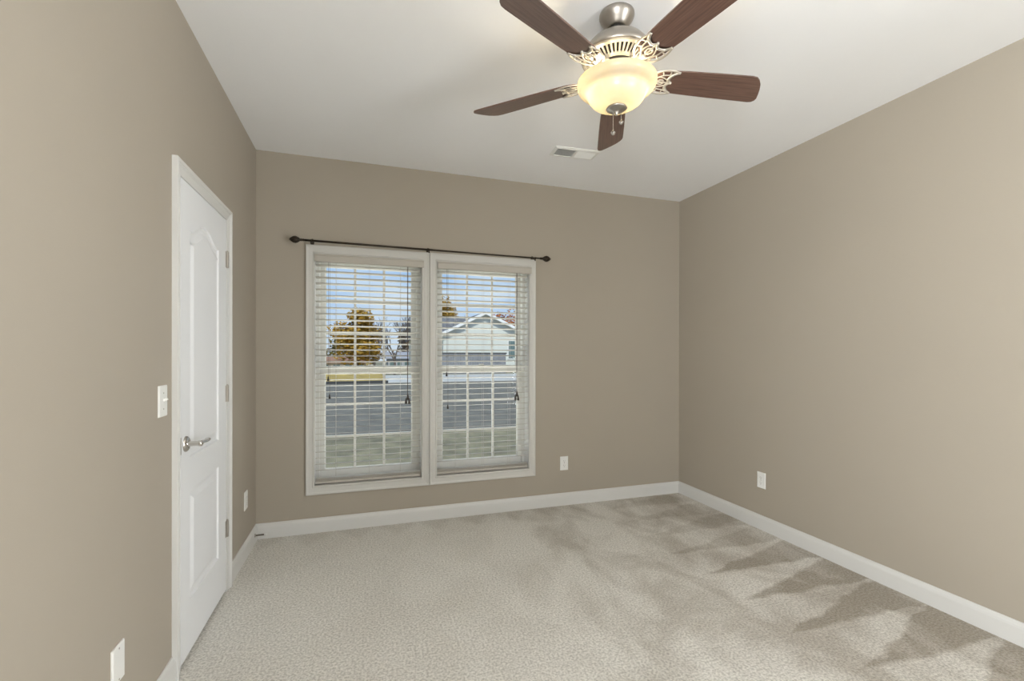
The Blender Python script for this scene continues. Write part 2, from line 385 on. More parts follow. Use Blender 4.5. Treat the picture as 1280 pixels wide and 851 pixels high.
# ---------------------------------------------------------------- windows
WCAS = [(0, 0), (0, .012), (.06, .017), (.16, .018), (.24, .0145), (.36, .0150), (.70, .0165), (.80, .0190), (.95, .0200), (1, .0175), (1, 0)]
def window(name, x0, x1, z0=WZ0, z1=WZ1):
    w = bpy.data.objects.new(name, None); COL.objects.link(w); tag(w, kind='structure'); w.location = ((x0 + x1) / 2, D, z0)
    ox, oz = (x0 + x1) / 2, z0
    def lc(bm): bmesh.ops.translate(bm, verts=bm.verts, vec=(-ox, -D, -oz)); return bm
    bm = bmesh.new()
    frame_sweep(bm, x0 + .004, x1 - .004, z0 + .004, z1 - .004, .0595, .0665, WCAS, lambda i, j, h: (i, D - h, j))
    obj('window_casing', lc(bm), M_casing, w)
    bm = bmesh.new()      # extension jamb lining the opening
    t = .004
    for a in ((x0, x0 + t, z0, z1), (x1 - t, x1, z0, z1), (x0 + t, x1 - t, z0, z0 + t), (x0 + t, x1 - t, z1 - t, z1)):
        box(bm, a[0], a[1], D - .001, D + .095, a[2], a[3])
    obj('window_jamb', lc(bm), M_trim, w)
    bm = bmesh.new(); f = .024      # vinyl outer frame with track
    i0, i1, j0, j1 = x0 + t, x1 - t, z0 + t, z1 - t
    for a in ((i0, i0 + f, j0, j1), (i1 - f, i1, j0, j1), (i0 + f, i1 - f, j0, j0 + f), (i0 + f, i1 - f, j1 - f, j1)):
        box(bm, a[0], a[1], D + .095, D + .195, a[2], a[3])
    obj('window_frame', lc(bm), M_vinyl, w)
    i0 += f; i1 -= f; j0 += f; j1 -= f
    zm = 1.186
    def sash(nm, za, zb, yy, st, rb, rt_, sub_lock):
        bm = bmesh.new(); th = .028
        prof = [(0, 0), (0, 1), (.12, 1.0), (.16, 1), (1, 1), (1, 0)]
        for a in ((i0, i0 + st, za, zb), (i1 - st, i1, za, zb), (i0 + st, i1 - st, za, za + rb), (i0 + st, i1 - st, zb - rt_, zb)):
            box(bm, a[0], a[1], yy, yy + th, a[2], a[3])
        g0, g1, h0, h1 = i0 + st, i1 - st, za + rb, zb - rt_
        # glazing bead
        frame_sweep(bm, g0 + .008, g1 - .008, h0 + .008, h1 - .008, .008, .008, [(0, 0), (0, .003), (1, .010), (1, 0)], lambda i, j, h: (i, yy + .014 - h, j))
        s = obj(nm, lc(bm), M_vinyl, w)
        bm = bmesh.new(); mw = .009
        for k in (1, 2):
            xx = g0 + (g1 - g0) * k / 3; box(bm, xx - mw, xx + mw, yy + .009, yy + .020, h0, h1)
            zz = h0 + (h1 - h0) * k / 3
            for q in range(3):
                aa = g0 + (g1 - g0) * q / 3 + (mw if q else 0); bb = g0 + (g1 - g0) * (q + 1) / 3 - (mw if q < 2 else 0)
                box(bm, aa, bb, yy + .009, yy + .020, zz - mw, zz + mw)
        obj('muntins', lc(bm), M_vinyl, s)
        bm = bmesh.new(); box(bm, g0, g1, yy + .0125, yy + .0155, h0, h1); obj('glass_pane', lc(bm), M_glass, s)
        if sub_lock:
            bm = bmesh.new(); xm = (i0 + i1) / 2
            box(bm, xm - .03, xm + .03, yy - .0, yy + th, zb, zb + .006); box(bm, xm - .012, xm + .026, yy + .004, yy + .018, zb + .006, zb + .014)
            obj('sash_lock', lc(bm), M_vinyl, s)
    sash('upper_sash', zm - .022, j1, D + .150, .034, .040, .034, False)
    sash('lower_sash', j0, zm + .022, D + .112, .034, .060, .046, True)
    return w
window('window_1', *WL)
window('window_2', *WR)
# unseen windows added beside and behind the camera to let fill light in
def fill_window(name, xin, sgn):
    y0, y1, z0, z1 = SW
    w = bpy.data.objects.new(name, None); COL.objects.link(w); tag(w, kind='structure')
    bm = bmesh.new(); frame_sweep(bm, y0, y1, z0, z1, .06, .06, WCAS, lambda i, j, h: (xin - sgn * h, i, j)); obj('window_casing', bm, M_trim, w)
    bm = bmesh.new(); f = .04
    for a in ((y0, y0 + f, z0, z1), (y1 - f, y1, z0, z1), (y0 + f, y1 - f, z0, z0 + f), (y0 + f, y1 - f, z1 - f, z1), ((y0 + y1) / 2 - .03, (y0 + y1) / 2 + .03, z0 + f, z1 - f)):
        xa, xb = sorted((xin + sgn * .06, xin + sgn * .10)); box(bm, xa, xb, *a)
    obj('window_frame', bm, M_vinyl, w)
fill_window('fill_window_3', XR, 1); fill_window('fill_window_4', XL, -1)

# ---------------------------------------------------------------- blinds
TILT = math.radians(8)
def blind(label, x0, x1, tilt_x, tilt_z, lift_x, lift_z, ladders):
    b = thing('window_blind', label, 'blind', ((x0 + x1) / 2, D + .035, WZ1 - .006), 'horizontal blinds in the two windows')
    ox, oy, oz = (x0 + x1) / 2, D + .035, WZ1 - .006
    def lc(bm): bmesh.ops.translate(bm, verts=bm.verts, vec=(-ox, -oy, -oz)); return bm
    a0, a1 = x0 + .008, x1 - .008
    bm = bmesh.new(); box(bm, a0, a1, D + .010, D + .060, 1.985, 2.029); bevel(bm, .002, 1); obj('headrail', lc(bm), M_blind, b)
    bm = bmesh.new()                   # valance with moulded face and end returns
    vp = [(0, 1.976), (-.006, 1.976), (-.010, 1.981), (-.010, 2.018), (-.014, 2.024), (-.014, 2.030), (0, 2.030)]
    v0, v1 = x0 + .005, x1 + .012; r0 = [bm.verts.new((v0, D - .021 + p, q)) for p, q in vp]; r1 = [bm.verts.new((v1, D - .021 + p, q)) for p, q in vp]
    n = len(vp)
    for k in range(n): bm.faces.new((r0[k], r0[(k + 1) % n], r1[(k + 1) % n], r1[k]))
    bm.faces.new(r0); bm.faces.new(r1)
    obj('valance', lc(bm), M_blind, b)
    bm = bmesh.new()
    z = 1.958; sp = .0445; cz = []
    while z > .405:
        cz.append(z)
        M = Matrix.Translation((0, D + .035, z)) @ Matrix.Rotation(-TILT, 4, 'X')
        box(bm, a0, a1, -.025, .025, -.0014, .0014, M)
        z -= sp
    obj('slats', lc(bm), M_blind, b)
    bm = bmesh.new()
    for k in range(3): box(bm, a0, a1, D + .010, D + .060, .372 + k * .0052, .3752 + k * .0052)
    box(bm, a0, a1, D + .010, D + .060, .350, .369); obj('bottom_rail', lc(bm), M_blind, b)
    for lx in ladders:
        bm = bmesh.new()
        for yy in (D + .0085, D + .0615): tube(bm, [(lx, yy, .352), (lx, yy, 1.985)], .0009, 5)
        for z in cz: tube(bm, [(lx, D + .0085, z - .0015 + .0265 * math.tan(TILT) * 1), (lx, D + .0615, z - .0015 - .0265 * math.tan(TILT))], .0006, 4)
        obj('ladder_string', lc(bm), M_ladder, b)
    def tassel(par, x, z, s=1.0, y=D + .002):
        bm = bmesh.new()
        lathe(bm, [(0, .016 * s), (.003 * s, .015 * s), (.0045 * s, .005 * s), (.0075 * s, -.012 * s), (.0078 * s, -.018 * s), (.004 * s, -.021 * s), (0, -.021 * s)], 14, Matrix.Translation((x, y, z)))
        obj('tassel', lc(bm), M_tassel, par, smooth=True)
    for k, tz in enumerate(tilt_z):
        bm = bmesh.new(); xx = tilt_x + .010 * k; tube(bm, [(xx, D + .004, 1.99), (xx + .001, D + .002, tz)], .0010, 5)
        c = obj('tilt_cord', lc(bm), M_cord, b); tassel(c, xx, tz)
    bm = bmesh.new()
    for k in (-1, 0, 1): tube(bm, [(lift_x + .003 * k, D + .004, 1.99), (lift_x + .0015 * k, D + .001, lift_z + .05), (lift_x + .006 * k, D + .001, lift_z + .012)], .0011, 5)
    c = obj('lift_cord', lc(bm), M_cord, b)
    for k, (dx, dz) in enumerate(((-.012, -.010), (.002, .020), (.012, -.012))): tassel(c, lift_x + dx, lift_z + dz, 1.25, D - .001)
    return b
blind('off-white slatted blind in the left window, nearest the white door', *WL, -.255, (1.125, .994), .318, .955, (-.203, .036, .266))
blind('off-white slatted blind in the right window, with the white neighbouring house behind it', *WR, .622, (1.148, .888), 1.211, .955, (.698, .928, 1.153))

# ---------------------------------------------------------------- curtain rod
RY, RZ = D - .075, 2.113
rod = thing('curtain_rod', 'thin dark bronze curtain rod with leaf finials above the two windows', 'curtain rod', (.49, RY, RZ))
def rl(bm): bmesh.ops.translate(bm, verts=bm.verts, vec=(-.49, -RY, -RZ)); return bm
Z0r, Z1r = 2.1145, 2.100
def rz(x): return Z0r + (Z1r - Z0r) * (x + .43) / 1.83
bm = bmesh.new(); tube(bm, [(-.44, RY, rz(-.44)), (.50, RY, rz(.5))], .0075, 14); tube(bm, [(.50, RY, rz(.5)), (1.41, RY, rz(1.41))], .0060, 14)
obj('rod', rl(bm), M_bronze, rod, smooth=True)
for sx_, xx in ((-1, -.425), (1, 1.402)):
    bm = bmesh.new()
    Mf = Matrix.Translation((xx, RY, rz(xx))) @ Matrix.Rotation(PI / 2 * sx_, 4, 'Y')
    lathe(bm, [(.0085, -.016), (.0095, -.008), (.0075, 0), (.011, .004), (.0075, .010), (.009, .014), (.017, .026), (.0225, .040), (.021, .052), (.013, .066), (.005, .076), (0, .080)], 20, Mf)
    for k in range(10):            # raised leaf veins
        a = 2 * PI * k / 10
        pts = [Mf @ Vector((r * cos(a + q), r * sin(a + q), z)) for r, z, q in ((.010, .014, 0), (.018, .026, .15), (.0235, .040, .3), (.0215, .053, .45), (.013, .067, .6), (.004, .078, .7))]
        tube(bm, pts, .0022, 5)
    obj('finial', rl(bm), M_bronze, rod, smooth=True)
for xx in (-.363, .473, 1.345):
    bm = bmesh.new(); z = rz(xx)
    Mp = Matrix.Translation((xx, D, z + .004)) @ Matrix.Rotation(PI / 2, 4, 'X')
    lathe(bm, [(0, .005), (.010, .005), (.013, .002), (.013, 0)], 20, Mp @ Matrix.Scale(2.0, 4, (0, 1, 0)))
    tube(bm, smooth_pts([(xx, D - .003, z + .010), (xx, D - .035, z + .006), (xx, D - .060, z - .010), (xx, RY, z - .014)], 5), .0045, 10)
    tube(bm, [(xx + dx, RY + .011 * sin(a), z - .0 - .011 * cos(a)) for dx, a in [(0, t * PI / 6) for t in range(-4, 5)]], .004, 8)
    tube(bm, [(xx, RY, z - .013), (xx, RY, z - .024)], .0045, 8)
    obj('bracket', rl(bm), M_bronze, rod, smooth=True)

# ---------------------------------------------------------------- switch and outlets
def plate_mesh(w=.074, h=.118, holes=False):
    bm = bmesh.new(); r = [(0, .0), (0.0, .003), (.004, .0058)]
    prev = None
    for ins, hh in r:
        vs = [bm.verts.new((x * (w / 2 - ins), z * (h / 2 - ins), hh)) for x, z in ((-1, -1), (1, -1), (1, 1), (-1, 1))]
        if prev:
            for i in range(4): bm.faces.new((prev[i - 1], prev[i], vs[i], vs[i - 1]))
        else: bm.faces.new(vs)
        prev = vs
    bm.faces.new(prev); return bm
def disc(bm, x, z, r, h0, h1, seg=16, cut=None):
    pts = [(x + r * cos(2 * PI * k / seg), z + r * sin(2 * PI * k / seg)) for k in range(seg)]
    if cut: pts = [(max(x - cut, min(x + cut, a)), b) for a, b in pts]
    lo = [bm.verts.new((a, b, h0)) for a, b in pts]; hi = [bm.verts.new((a, b, h1)) for a, b in pts]
    for i in range(seg): bm.faces.new((lo[i - 1], lo[i], hi[i], hi[i - 1]))
    bm.faces.new(lo); bm.faces.new(hi)
def outlet(label, loc, rz_, grp='wall outlets low on the walls'):
    o = thing('electrical_outlet', label, 'outlet', loc, grp); o.rotation_euler = (PI / 2, 0, rz_)
    obj('plate', plate_mesh(), M_plate, o)
    for s in (-1, 1):
        bm = bmesh.new(); disc(bm, 0, s * .0195, .0175, .0058, .0072, 28, .0145); k = obj('socket', bm, M_plate, o)
        bm = bmesh.new(); box(bm, -.0075, -.0055, s * .0195 - .001, s * .0195 + .0075, .0070, .0076); box(bm, .0055, .0072, s * .0195 - .0, s * .0195 + .007, .0070, .0076)
        disc(bm, 0, s * .0195 - .0085, .0026, .0070, .0076, 10); obj('slot', bm, M_slot, k)
    bm = bmesh.new(); disc(bm, 0, 0, .003, .0058, .0070, 12); obj('screw', bm, M_nickel, o)
    return o
def blank_screws(o):
    for s in (-1, 1):
        bm = bmesh.new(); disc(bm, 0, s * .048, .003, .0058, .0066, 12); obj('screw', bm, M_nickel, o)
outlet('white outlet on the window wall, just right of the windows', (1.6435, D, .361), 0)
outlet('white outlet on the right-hand wall above the baseboard', (XR, 2.670, .367), -PI / 2)
outlet('white outlet on the left wall between door and window corner', (XL, 3.325, .362), PI / 2)
o = thing('wall_plate', 'blank white cover plate low on the left wall, nearer than the door', 'wall plate', (XL, 1.720, .352)); o.rotation_euler = (PI / 2, 0, PI / 2)
obj('plate', plate_mesh(), M_plate, o); blank_screws(o)
o = thing('light_switch', 'white toggle light switch on the left wall beside the door', 'light switch', (XL, 2.049, 1.134)); o.rotation_euler = (PI / 2, 0, PI / 2)
obj('plate', plate_mesh(), M_plate, o)
bm = bmesh.new(); box(bm, -.005, .005, -.012, .012, .0058, .0064); Mt = Matrix.Translation((0, .002, .006)) @ Matrix.Rotation(-.5, 4, 'X')
box(bm, -.0045, .0045, -.0045, .0045, 0, .014, Mt); obj('toggle', bm, M_plate, o)
for s in (-1, 1):
    bm = bmesh.new(); disc(bm, 0, s * .030, .003, .0058, .0066, 12); obj('screw', bm, M_nickel, o)

# ---------------------------------------------------------------- door stop
ds = thing('door_stop', 'small metal spring door stop on the left baseboard in the corner', 'door stop', (XL + .014, 3.517, .060))
My = Matrix.Rotation(PI / 2, 4, 'Y')
bm = bmesh.new(); lathe(bm, [(.012, 0), (.012, .003), (.007, .007), (.005, .008), (0, .008)], 20, My); obj('base', bm, M_nickel, ds, smooth=True)
bm = bmesh.new(); tube(bm, [(.008 + .052 * t / 160, .0048 * cos(t * 2 * PI / 8), .0048 * sin(t * 2 * PI / 8)) for t in range(161)], .0014, 5); tube(bm, [(.006, 0, 0), (.060, 0, 0)], .0036, 8)
obj('spring', bm, mat('aged_spring_steel', (.22, .19, .15), .4, .9), ds, smooth=True)
bm = bmesh.new(); lathe(bm, [(0, .058), (.0062, .058), (.0075, .062), (.0075, .072), (.005, .076), (0, .0765)], 16, My); obj('rubber_tip', bm, M_rubber, ds, smooth=True)

# ---------------------------------------------------------------- ceiling vent
cv = thing('ceiling_vent', 'white two-way ceiling register near the window wall', 'vent', (1.425, 2.962, H)); cv.rotation_euler = (0, 0, -.06)
VW, VD = .335, .150
bm = bmesh.new()
frame_sweep(bm, -VW / 2 + .022, VW / 2 - .022, -VD / 2 + .022, VD / 2 - .022, .022, .022, [(0, 0), (0, .010), (.4, .010), (1, .003), (1, 0)], lambda i, j, h: (i, j, -h))
box(bm, -.008, .008, -VD / 2 + .022, VD / 2 - .022, -.009, 0); obj('frame', bm, M_plate, cv)
for s in (-1, 1):
    bm = bmesh.new(); x0, x1 = (-VW / 2 + .022, -.008) if s < 0 else (.008, VW / 2 - .022)
    n = 9
    for k in range(n):
        yy = -VD / 2 + .022 + (VD - .044) * (k + .5) / n
        box(bm, x0, x1, -.0065, .0065, -.0005, .0005, Matrix.Translation((0, yy, -.006)) @ Matrix.Rotation(-s * .62, 4, 'X'))
    obj('louvre', bm, M_plate, cv)
bm = bmesh.new(); box(bm, -VW / 2 + .022, VW / 2 - .022, -VD / 2 + .022, VD / 2 - .022, -.0012, -.0002); obj('duct_opening', bm, mat('grey_duct', (.25, .25, .25), .6), cv)

# ---------------------------------------------------------------- ceiling fan
FX, FY = 1.009, 1.696
fan = thing('ceiling_fan', 'nickel ceiling fan with five dark wood blades and a lit glass bowl', 'ceiling fan', (FX, FY, H))
DROP = .0115
def zl(p): return [(r, z - H - (0 if z > 2.68 else DROP)) for r, z in p]
def wood_mat():
    m = bpy.data.materials.new('cherry_walnut_blade'); m.use_nodes = True; nt = m.node_tree; L = nt.links
    b = nt.nodes['Principled BSDF']; b.inputs['Roughness'].default_value = .30; b.inputs['Coat Weight'].default_value = .6; b.inputs['Coat Roughness'].default_value = .22
    tc = N(nt, 'ShaderNodeTexCoord'); mp = N(nt, 'ShaderNodeMapping'); mp.inputs['Scale'].default_value = (2.5, 60, 20)
    n = N(nt, 'ShaderNodeTexNoise'); n.inputs['Scale'].default_value = 2.5; n.inputs['Detail'].default_value = 6; n.inputs['Distortion'].default_value = .6
    L.new(tc.outputs['Object'], mp.inputs[0]); L.new(mp.outputs[0], n.inputs['Vector'])
    r = ramp(nt, [(.30, (.078, .040, .029)), (.52, (.118, .062, .045)), (.75, (.155, .088, .066))]); L.new(n.outputs['Fac'], r.inputs[0]); L.new(r.outputs[0], b.inputs['Base Color'])
    return m
M_wood = wood_mat()
bm = bmesh.new(); lathe(bm, zl([(0, 2.7425), (.060, 2.7425), (.072, 2.7415), (.073, 2.733), (.069, 2.722), (.058, 2.706), (.047, 2.694), (.041, 2.686), (.036, 2.684), (.020, 2.690)]), 48)
obj('canopy', bm, M_nickel, fan, smooth=True)
bm = bmesh.new(); lathe(bm, zl([(.022, 2.692), (.026, 2.682), (.022, 2.672), (.0135, 2.668), (.0135, 2.655), (.030, 2.652), (.030, 2.640)]), 32); obj('downrod', bm, M_dark, fan, smooth=True)
bm = bmesh.new(); lathe(bm, zl([(.020, 2.658), (.055, 2.655), (.085, 2.646), (.112, 2.630), (.132, 2.606), (.141, 2.590), (.146, 2.582), (.148, 2.574), (.146, 2.566), (.140, 2.563), (.140, 2.567), (.02, 2.575)]), 64)
obj('motor_housing', bm, M_nickel, fan, smooth=True)
# slotted vent ring under the housing
M_vent = mat('satin_nickel_casting', (.66, .62, .55), .42, .75, var=.05, scale=30)
bm = bmesh.new()
def cone(r): return 2.5635 - DROP - (.140 - r) * .55 - H
lathe(bm, [(.143, cone(.140)), (.138, cone(.138) - .003), (.127, cone(.127) - .001), (.127, cone(.127) + .004)], 64)
lathe(bm, [(.094, cone(.094) + .004), (.094, cone(.094) - .001), (.084, cone(.084) - .002), (.078, cone(.078) + .004)], 64)
for k in range(44):
    a = 2 * PI * k / 44; M = Matrix.Rotation(a, 4, 'Z')
    vs = []
    for r in (.090, .130):
        hw = .0028 * r / .09
        for y in (-hw, hw):
            for dz in (-.0015, .003): vs.append(bm.verts.new(M @ Vector((r, y, cone(r) + dz))))
    for f in ((0, 1, 3, 2), (4, 6, 7, 5), (0, 4, 5, 1), (2, 3, 7, 6), (0, 2, 6, 4), (1, 5, 7, 3)): bm.faces.new([vs[i] for i in f])
obj('vent_ring', bm, M_vent, fan)
bm = bmesh.new(); lathe(bm, [(.137, cone(.137) + .006), (.08, cone(.08) + .012), (.078, 2.515 - DROP - H)], 48); obj('dark_vent_cavity', bm, M_dark, fan, smooth=True)  # dark cone behind the slots: shade inside the vent set as colour
bm = bmesh.new(); lathe(bm, zl([(.078, 2.530), (.076, 2.516), (.066, 2.510), (.052, 2.498), (.040, 2.480), (.034, 2.455), (0, 2.452)]), 40)
for k in range(12):
    a = 2 * PI * k / 12; bmesh.ops.create_uvsphere(bm, u_segments=8, v_segments=6, radius=.004, matrix=Matrix.Translation((.074 * cos(a), .074 * sin(a), 2.512 - DROP - H)))
obj('switch_housing', bm, M_nickel, fan, smooth=True)

def blade_mesh():
    out = [(.165, -.030), (.180, -.046), (.205, -.055), (.30, -.061), (.45, -.066), (.590, -.069), (.612, -.066), (.630, -.054), (.648, -.034), (.664, -.006), (.676, .022), (.684, .045), (.682, .058), (.672, .067), (.655, .070),
           (.45, .066), (.30, .061), (.205, .055), (.180, .046), (.165, .030)]
    bm = bmesh.new(); lo = [bm.verts.new((x, y, -.003)) for x, y in out]; hi = [bm.verts.new((x, y, .003)) for x, y in out]
    for i in range(len(out)): bm.faces.new((lo[i - 1], lo[i], hi[i], hi[i - 1]))
    bm.faces.new(lo); bm.faces.new(hi); return bm
def bracket_mesh():
    """cast filigree blade iron lying under the blade root"""
    bm = bmesh.new(); Z = -.0065
    def st(pts, r, fl=.45, z=Z):
        for s in (1, -1): tube(bm, smooth_pts([(x, y * s, z if len(q) == 0 else q[0]) for x, y, *q in pts], 5), r, 8, fl)
    # outer wing edge sweeping out to the points
    st([(.118, .010), (.140, .026), (.160, .046), (.190, .060), (.225, .063), (.262, .055)], .0050)
    # far scalloped edge
    st([(.262, .055), (.240, .044), (.228, .028), (.226, .012), (.240, .000)], .0062, .5)
    # inner scrolls
    st([(.150, .006), (.170, .020), (.196, .036), (.222, .040), (.240, .046)], .0034)
    st([(.196, .036), (.190, .048), (.184, .058)], .0030)
    st([(.222, .040), (.222, .052), (.215, .062)], .0030)
    st([(.175, .000), (.188, .010), (.202, .011), (.212, .000)], .0034)
    st([(.170, .020), (.185, .026), (.205, .022), (.226, .012)], .0030)
    tube(bm, smooth_pts([(.165, 0, Z), (.20, 0, Z), (.242, 0, Z)], 4), .004, 8, .5)
    for x, y in ((.242, 0), (.234, .040), (.234, -.040)): lathe(bm, [(0, -.0115), (.004, -.011), (.0055, -.008), (.0055, -.003)], 12, Matrix.Translation((x, y, 0)))
    # neck up to the motor
    tube(bm, smooth_pts([(.080, 0, .034), (.100, 0, .028), (.118, 0, .006), (.140, 0, -.005), (.168, 0, Z)], 5), [.012] * 10 + [.011] * 6 + [.009] * 5, 10, .45)
    st([(.105, .004, .02), (.118, .010, -.002), (.130, .016, Z)], .006)
    return bm
def shoulder_mesh():
    bm = bmesh.new()
    for s in (1, -1):
        pts = [(.268, .056), (.246, .036), (.236, .018), (.246, .000)]; pts2 = [(.258, .060), (.232, .050), (.220, .028), (.222, .000)]
        P1 = smooth_pts([(x, y * s, -.0052) for x, y in pts], 5); P2 = smooth_pts([(x, y * s, -.0052) for x, y in pts2], 5)
        v1 = [bm.verts.new(p) for p in P1]; v2 = [bm.verts.new(p) for p in P2]
        for i in range(len(v1) - 1): bm.faces.new((v1[i], v1[i + 1], v2[i + 1], v2[i]))
    r = bmesh.ops.solidify(bm, geom=list(bm.faces), thickness=.0018)
    return bm
M_shoulder = mat('shaded_nickel', (.30, .25, .20), .45, .8, var=.08, scale=30)  # darker nickel: shade on the bracket shoulders put into the colour
BZ = 2.482 - H
pitch = math.radians(-12)
first = None
for k in range(5):
    if first is None:
        bm = blade_mesh(); bl = obj('blade', bm, M_wood, fan)
        obj('blade_bracket', bracket_mesh(), M_vent, bl, smooth=True)
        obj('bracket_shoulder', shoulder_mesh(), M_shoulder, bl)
        first = bl
    else:
        bl = copy_tree(first, fan)
    bl.location = (0, 0, BZ); bl.rotation_euler = Matrix.Rotation(math.radians(134.5 - 72 * k), 3, 'Z').to_euler()
    bl.rotation_mode = 'XYZ'; bl.scale = (.99, .99, 1)
    bl.rotation_euler = (Matrix.Rotation(math.radians(134.5 - 72 * k), 3, 'Z') @ Matrix.Rotation(pitch, 3, 'X')).to_euler()
# glass bowl
def bowl_mat():
    m = bpy.data.materials.new('frosted_amber_glass'); m.use_nodes = True; nt = m.node_tree; nt.nodes.clear(); L = nt.links
    tc = N(nt, 'ShaderNodeTexCoord'); n = N(nt, 'ShaderNodeTexNoise'); n.inputs['Scale'].default_value = 9; n.inputs['Detail'].default_value = 4; n.inputs['Distortion'].default_value = 1.5
    L.new(tc.outputs['Object'], n.inputs['Vector'])
    r = ramp(nt, [(.3, (.96, .86, .66)), (.7, (.98, .92, .80))]); L.new(n.outputs['Fac'], r.inputs[0])
    tm = N(nt, 'ShaderNodeMixRGB', blend_type='MULTIPLY'); tm.inputs[0].default_value = 1; tm.inputs[2].default_value = (.150, .140, .112, 1)
    t = N(nt, 'ShaderNodeBsdfTranslucent'); d = N(nt, 'ShaderNodeBsdfDiffuse'); g = N(nt, 'ShaderNodeBsdfGlossy'); g.inputs['Roughness'].default_value = .25
    L.new(r.outputs[0], tm.inputs[1]); L.new(tm.outputs[0], t.inputs[0]); L.new(r.outputs[0], d.inputs[0])
    m1 = N(nt, 'ShaderNodeMixShader'); m1.inputs[0].default_value = .38; m2 = N(nt, 'ShaderNodeMixShader'); m2.inputs[0].default_value = .05
    L.new(t.outputs[0], m1.inputs[1]); L.new(d.outputs[0], m1.inputs[2]); L.new(m1.outputs[0], m2.inputs[1]); L.new(g.outputs[0], m2.inputs[2])
    o = N(nt, 'ShaderNodeOutputMaterial'); L.new(m2.outputs[0], o.inputs[0]); return m
bm = bmesh.new()
bp_ = [(.1635, 2.470), (.165, 2.463), (.161, 2.449), (.149, 2.437), (.133, 2.430), (.122, 2.421), (.118, 2.409), (.112, 2.397), (.101, 2.385), (.085, 2.375), (.062, 2.366), (.030, 2.361)]
lathe(bm, zl([tuple(p) for p in [(v.x, v.y) for v in smooth_pts([(a, b, 0) for a, b in bp_], 3)]]), 64)
obj('glass_shade', bm, bowl_mat(), fan, smooth=True)
bm = bmesh.new(); lathe(bm, zl([(.005, 2.452), (.005, 2.372), (.040, 2.3635), (.0435, 2.3585), (.040, 2.355), (.026, 2.350), (.014, 2.346), (.008, 2.342), (.007, 2.334), (.004, 2.330), (0, 2.329)]), 36)
obj('bottom_cap', bm, M_nickel, fan, smooth=True)
m = bpy.data.materials.new('lit_frosted_bulb'); m.use_nodes = True; b = m.node_tree.nodes['Principled BSDF']
b.inputs['Base Color'].default_value = (1, .95, .85, 1); b.inputs['Emission Color'].default_value = (1, .84, .57, 1); b.inputs['Emission Strength'].default_value = 110
for dx, dy in ((-.078, .0), (.080, -.004)):
    v = RT * dx + FW * dy; v.z = 0
    v = Vector((v.x, v.y, 2.440 - H))
    bm = bmesh.new(); lathe(bm, [(.010, .035), (.012, .022), (.020, .008), (.024, -.008), (.020, -.024), (.010, -.033), (0, -.035)], 20); bu = obj('light_bulb', bm, m, fan, tuple(v), smooth=True)
for dx, dy, z1 in ((-.016, -.008, 2.243), (.019, -.004, 2.290)):
    v = RT * dx + FW * dy
    bm = bmesh.new(); n = int((2.330 - z1) / .0042)
    tube(bm, [(v.x, v.y, 2.340 - H), (v.x, v.y, z1 - H)], .0009, 5)
    for k in range(n): bmesh.ops.create_icosphere(bm, subdivisions=1, radius=.0016, matrix=Matrix.Translation((v.x, v.y, z1 - H + k * .0042)))
    c = obj('pull_chain', bm, M_chrome, fan)
    bm = bmesh.new(); lathe(bm, [(0, .013), (.003, .011), (.0045, .006), (.009, .002), (.0095, -.003), (.006, -.009), (0, -.011)], 12, Matrix.Translation((v.x, v.y, z1 - H))); obj('pull_fob', bm, M_chrome, c, smooth=False)

# ---------------------------------------------------------------- outdoors
def gz(y): return -.45 - max(0, min(1, (y - 38) / 40)) * 1.3
M_lawn = mat('autumn_lawn', (.22, .195, .115), .9, var=.35, scale=3)
M_lawn2 = mat('leaf_strewn_lawn', (.42, .30, .08), .9, var=.35, scale=1.2)
M_asph = mat('grey_asphalt', (.165, .152, .118), .9, var=.25, scale=2.2)
M_conc = mat('pale_concrete', (.50, .485, .44), .85, var=.08, scale=1)
def quad_strip(name, x0, x1, ys, dz, m):
    bm = bmesh.new(); prev = None
    for y in ys:
        r = [bm.verts.new((x0, y, gz(y) + dz)), bm.verts.new((x1, y, gz(y) + dz)), bm.verts.new((x1, y, gz(y) + dz - .1)), bm.verts.new((x0, y, gz(y) + dz - .1))]
        if prev:
            for i in range(4): bm.faces.new((prev[i - 1], prev[i], r[i], r[i - 1]))
        else: bm.faces.new(r)
        prev = r
    bm.faces.new(prev); o = struct(name, bm, m); return o
quad_strip('lawn', -80, 110, [D + .22, 10.2], 0, M_lawn)
quad_strip('street', -80, 110, [10.2, 27.2], -.03, M_asph)
bm = bmesh.new(); box(bm, -80, 1.3, 27.2, 27.5, gz(28) - .1, gz(28) + .10); box(bm, 14, 110, 27.2, 27.5, gz(28) - .1, gz(28) + .10); struct('kerb', bm, mat('dark_kerb', (.06, .06, .06), .9))
quad_strip('driveway', 1.3, 14, [27.2, 35.6], 0, M_conc)
quad_strip('far_lawn', -80, 1.3, [27.5, 33, 38, 48, 58, 68, 78, 140], 0, M_lawn2)
quad_strip('side_lawn', 14, 110, [27.5, 33, 38, 48, 58, 68, 78, 140], 0, M_lawn)
quad_strip('back_lawn', 1.3, 14, [35.6, 38, 48, 58, 68, 78, 140], 0, M_lawn)

